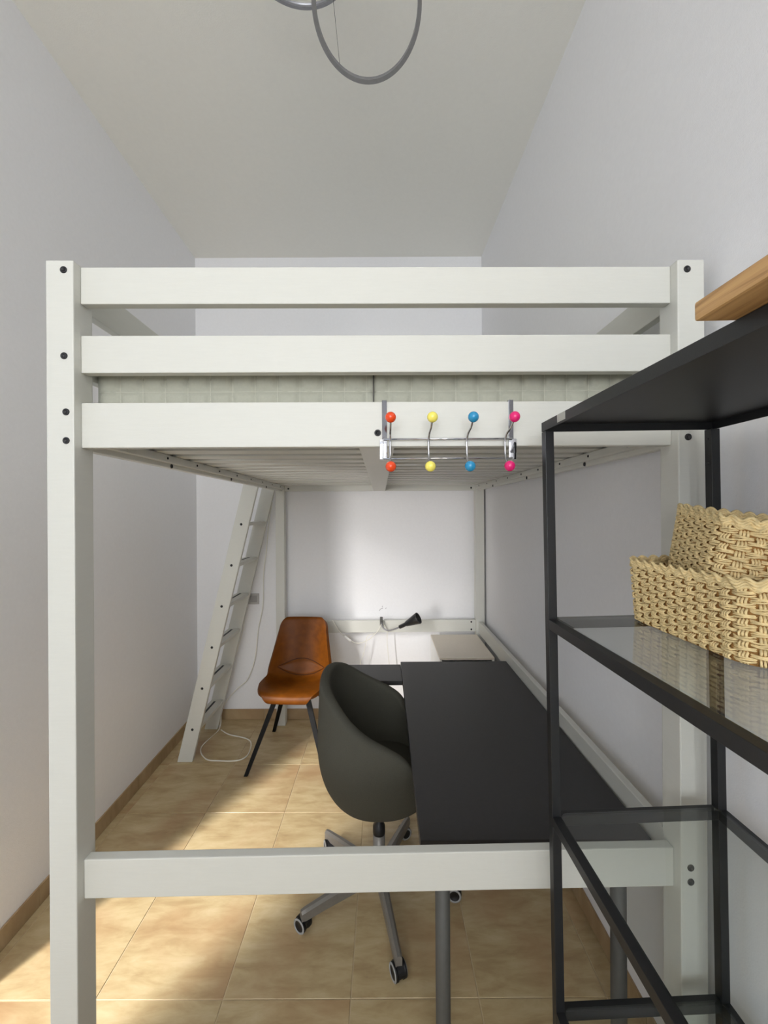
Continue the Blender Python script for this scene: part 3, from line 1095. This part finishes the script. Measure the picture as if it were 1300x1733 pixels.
for lv, z in enumerate(LEVELS):
    for x in (0.0, SW - BW):
        box('side_bar', x, x + BW, -SL + SP, -SP, z - 0.022, z, BM_, su, 0.001)
    for y in (-BW, -SL):
        box('end_bar', SP, SW - SP, y, y + BW, z - 0.022, z, BM_, su, 0.001)
    if lv < 3:
        bm = bmesh.new()
        g = 0.0165
        vs_ = []
        rr = 0.018
        for cxx, cyy, a0 in ((SW - g - rr, -g - rr, 0), (g + rr, -g - rr, 90), (g + rr, -SL + g + rr, 180), (SW - g - rr, -SL + g + rr, 270)):
            for i in range(7):
                t = R(a0 + 15 * i)
                vs_.append((cxx + rr * cos(t), cyy + rr * sin(t)))
        lo = [bm.verts.new((x, y, z + 0.0004)) for x, y in vs_]
        hi = [bm.verts.new((x, y, z + 0.0048)) for x, y in vs_]
        bm.faces.new(lo[::-1]); bm.faces.new(hi)
        for i in range(len(lo)):
            bm.faces.new((lo[i], lo[(i + 1) % len(lo)], hi[(i + 1) % len(lo)], hi[i]))
        from_bm('glass_shelf', bm, M['glass'], su)
    else:
        box('bottom_panel', BW, SW - BW, -SL + BW, -BW, z - 0.006, z, BM_, su, 0.001)

# wooden board lying on top of the unit, overhanging its edge
board = thing('wooden_board', 'thick oak board lying on top of the black shelf unit', 'board', (0.56, 0.10, SH + 0.0072), (0, R(-0.75), 0.0))
box('plank', -0.222, 0.232, -0.45, 0.346, 0, 0.0205, M['oak'], board, 0.003)


# ------------------------------------------------------------------ seagrass baskets
def basket(name, label, loc, rot, hx, hy, hz, flare, rows, pitch, rc):
    root = thing(name, label, 'basket', loc, rot, 'woven seagrass baskets on the glass shelf')

    def outline(s, z):
        """rounded rectangle, s in 0..1 round, at height z; returns point and outward normal"""
        k = flare * z / hz
        ax, ay = hx + k, hy + k
        per = 4 * (ax - rc) + 4 * (ay - rc) + 2 * pi * rc
        d = s * per
        segs = [('l', 2 * (ay - rc), Vector((ax, -(ay - rc), 0)), Vector((0, 1, 0)), Vector((1, 0, 0))), ('c', pi * rc / 2, (ax - rc, ay - rc, 0)),
                ('l', 2 * (ax - rc), Vector((ax - rc, ay, 0)), Vector((-1, 0, 0)), Vector((0, 1, 0))), ('c', pi * rc / 2, (-(ax - rc), ay - rc, 90)),
                ('l', 2 * (ay - rc), Vector((-ax, ay - rc, 0)), Vector((0, -1, 0)), Vector((-1, 0, 0))), ('c', pi * rc / 2, (-(ax - rc), -(ay - rc), 180)),
                ('l', 2 * (ax - rc), Vector((-(ax - rc), -ay, 0)), Vector((1, 0, 0)), Vector((0, -1, 0))), ('c', pi * rc / 2, (ax - rc, -(ay - rc), 270))]
        for sg in segs:
            if d <= sg[1] + 1e-9:
                if sg[0] == 'l':
                    return sg[2] + sg[3] * d + Vector((0, 0, z)), sg[4]
                t = R(sg[2][2]) + d / rc
                nn = Vector((cos(t), sin(t), 0))
                return Vector((sg[2][0], sg[2][1], z)) + nn * rc, nn
            d -= sg[1]
        return Vector((ax, -(ay - rc), z)), Vector((1, 0, 0))

    per = 4 * (hx + hy) - 8 * rc + 2 * pi * rc
    n = 2 * int(round(per / pitch / 2))          # ribs, even
    rnd = random.Random(len(name) * 7 + rows)
    A = 0.0042
    rh = (hz - 0.018) / rows
    # weft: flat bundles of three thin cords going over and under the ribs
    bm = bmesh.new()
    per_rib = 6
    for r in range(rows):
        zc = 0.006 + rh * (r + 0.5)
        zj = rnd.uniform(-0.0008, 0.0008)
        for c in (-1, 0, 1):
            pts = []
            for i in range(n * per_rib):
                s = i / (n * per_rib)
                ph = pi * (i / per_rib + r)
                w = cos(ph)
                off = A * math.copysign(abs(w) ** 0.7, w) + rnd.uniform(-0.0005, 0.0005)
                dz = c * rh * (0.30 - 0.05 * abs(w)) + zj + 0.0011 * sin(2 * pi * i / per_rib / 2 + c * 1.4 + r) + rnd.uniform(-0.0004, 0.0004)
                p, nn = outline(s, zc + dz)
                pts.append(p + nn * off)
            tube_bm(bm, pts, rh * 0.185, 5, True)
    o = from_bm('woven_cords', bm, M['seagrass'], root, True)
    o['kind'] = 'stuff'
    # ribs: pairs of cords, opposite phase
    bm = bmesh.new()
    for i in range(n):
        for e in (-0.0042, 0.0, 0.0042):
            pts = []
            for r in range(rows * 3 + 1):
                zc = 0.004 + (hz - 0.02) * r / (rows * 3)
                ph = pi * ((r - 1.5) / 3 + i)
                p, nn = outline((i / n + e / per) % 1.0, zc)
                pts.append(p - nn * (A * 1.05 * cos(ph)))
            tube_bm(bm, pts, 0.0021, 4)
    o = from_bm('ribs', bm, M['seagrass'], root, True)
    o['kind'] = 'stuff'
    # scalloped twisted rim
    bm = bmesh.new()
    m = n * 8
    for c in range(4):
        pts = []
        for i in range(m):
            s = i / m
            ph = 2 * pi * (i / 8) / 1.0
            zc = hz - 0.0105 + 0.0034 * sin(ph * 0.5 * 2 + 0.3) + (c - 1.5) * 0.0042
            p, nn = outline(s, zc)
            pts.append(p + nn * (0.0022 * cos(ph + c * 1.3) + 0.001))
        tube_bm(bm, pts, 0.0029, 5, True)
    o = from_bm('rim', bm, M['seagrass'], root, True)
    # inner sheet with the weave's shade in its colour, and bottom
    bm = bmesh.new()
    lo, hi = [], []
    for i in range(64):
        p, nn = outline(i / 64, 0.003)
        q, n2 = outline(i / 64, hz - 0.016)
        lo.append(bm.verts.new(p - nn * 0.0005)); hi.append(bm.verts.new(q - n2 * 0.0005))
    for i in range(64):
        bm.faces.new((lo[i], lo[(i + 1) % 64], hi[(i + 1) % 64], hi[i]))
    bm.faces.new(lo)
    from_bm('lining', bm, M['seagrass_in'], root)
    return root


basket('seagrass_basket', 'larger pale seagrass basket standing directly on the glass shelf', (0.652, 0.765, 1.4105), (0, R(-0.75), 0.02),
       0.104, 0.155, 0.138, 0.006, 14, 0.024, 0.045)
basket('seagrass_basket', 'smaller seagrass basket tilted on top of the larger basket', (0.672, 0.760, 1.500), (R(6), R(9), R(-16)),
       0.100, 0.112, 0.140, 0.004, 14, 0.022, 0.035)

# ------------------------------------------------------------------ pendant of interlocked rings
pl = thing('ring_pendant', 'pendant ceiling lamp of interlocked grey metal rings on thin wires', 'pendant lamp', (-0.2, 1.46, ROOM_H))
PB = Vector((-0.2, 1.46, ROOM_H))


def ring(ctr, nrm, rad, w=0.025, t=0.014):
    """flat band hoop with a diffuser strip set into its inner face"""
    u = Vector((1, 0, 0))
    nrm = Vector(nrm).normalized()
    u = (u - nrm * u.dot(nrm)).normalized()
    v = nrm.cross(u)
    ctr = Vector(ctr) - PB
    bm = bmesh.new()
    n = 96
    rs = []
    for i in range(n):
        d = u * cos(2 * pi * i / n) + v * sin(2 * pi * i / n)
        rs.append([bm.verts.new(ctr + d * (rad + a) + nrm * b) for a, b in ((t / 2, -w / 2), (t / 2, w / 2), (-t / 2, w / 2), (-t / 2, w / 2 - 0.003), (-t / 2 + 0.002, 0), (-t / 2, -w / 2 + 0.003), (-t / 2, -w / 2))])
    for i in range(n):
        a, b = rs[i], rs[(i + 1) % n]
        for k in range(7):
            bm.faces.new((a[k], b[k], b[(k + 1) % 7], a[(k + 1) % 7]))
    o = from_bm('ring', bm, M['brushed'], pl)
    autosmooth(o, 30)
    return lambda ang: ctr + (u * cos(ang) + v * sin(ang)) * rad


p1 = ring(at(621, 14, 1.45), (0, 0.427, 0.904), 0.186)
p2 = ring(at(505, -66, 1.42), (0.0, -0.26, 0.966), 0.170, 0.013)
can = lathe('canopy', [(0, 0), (0.06, 0), (0.06, -0.022), (0.055, -0.026), (0, -0.026)], M['brushed'], pl, 32)
for f, a in ((p1, pi * 0.70), (p1, pi * 1.75), (p1, pi * 1.4), (p2, pi * 0.92), (p2, pi * 0.10), (p2, pi * 1.6)):
    e = f(a)
    tube('wire', [e, Vector((max(-0.04, min(0.04, e.x * 0.3)), max(-0.04, min(0.04, e.y * 0.3)), -0.024))], 0.0008, M['grey_metal'], pl, 5)
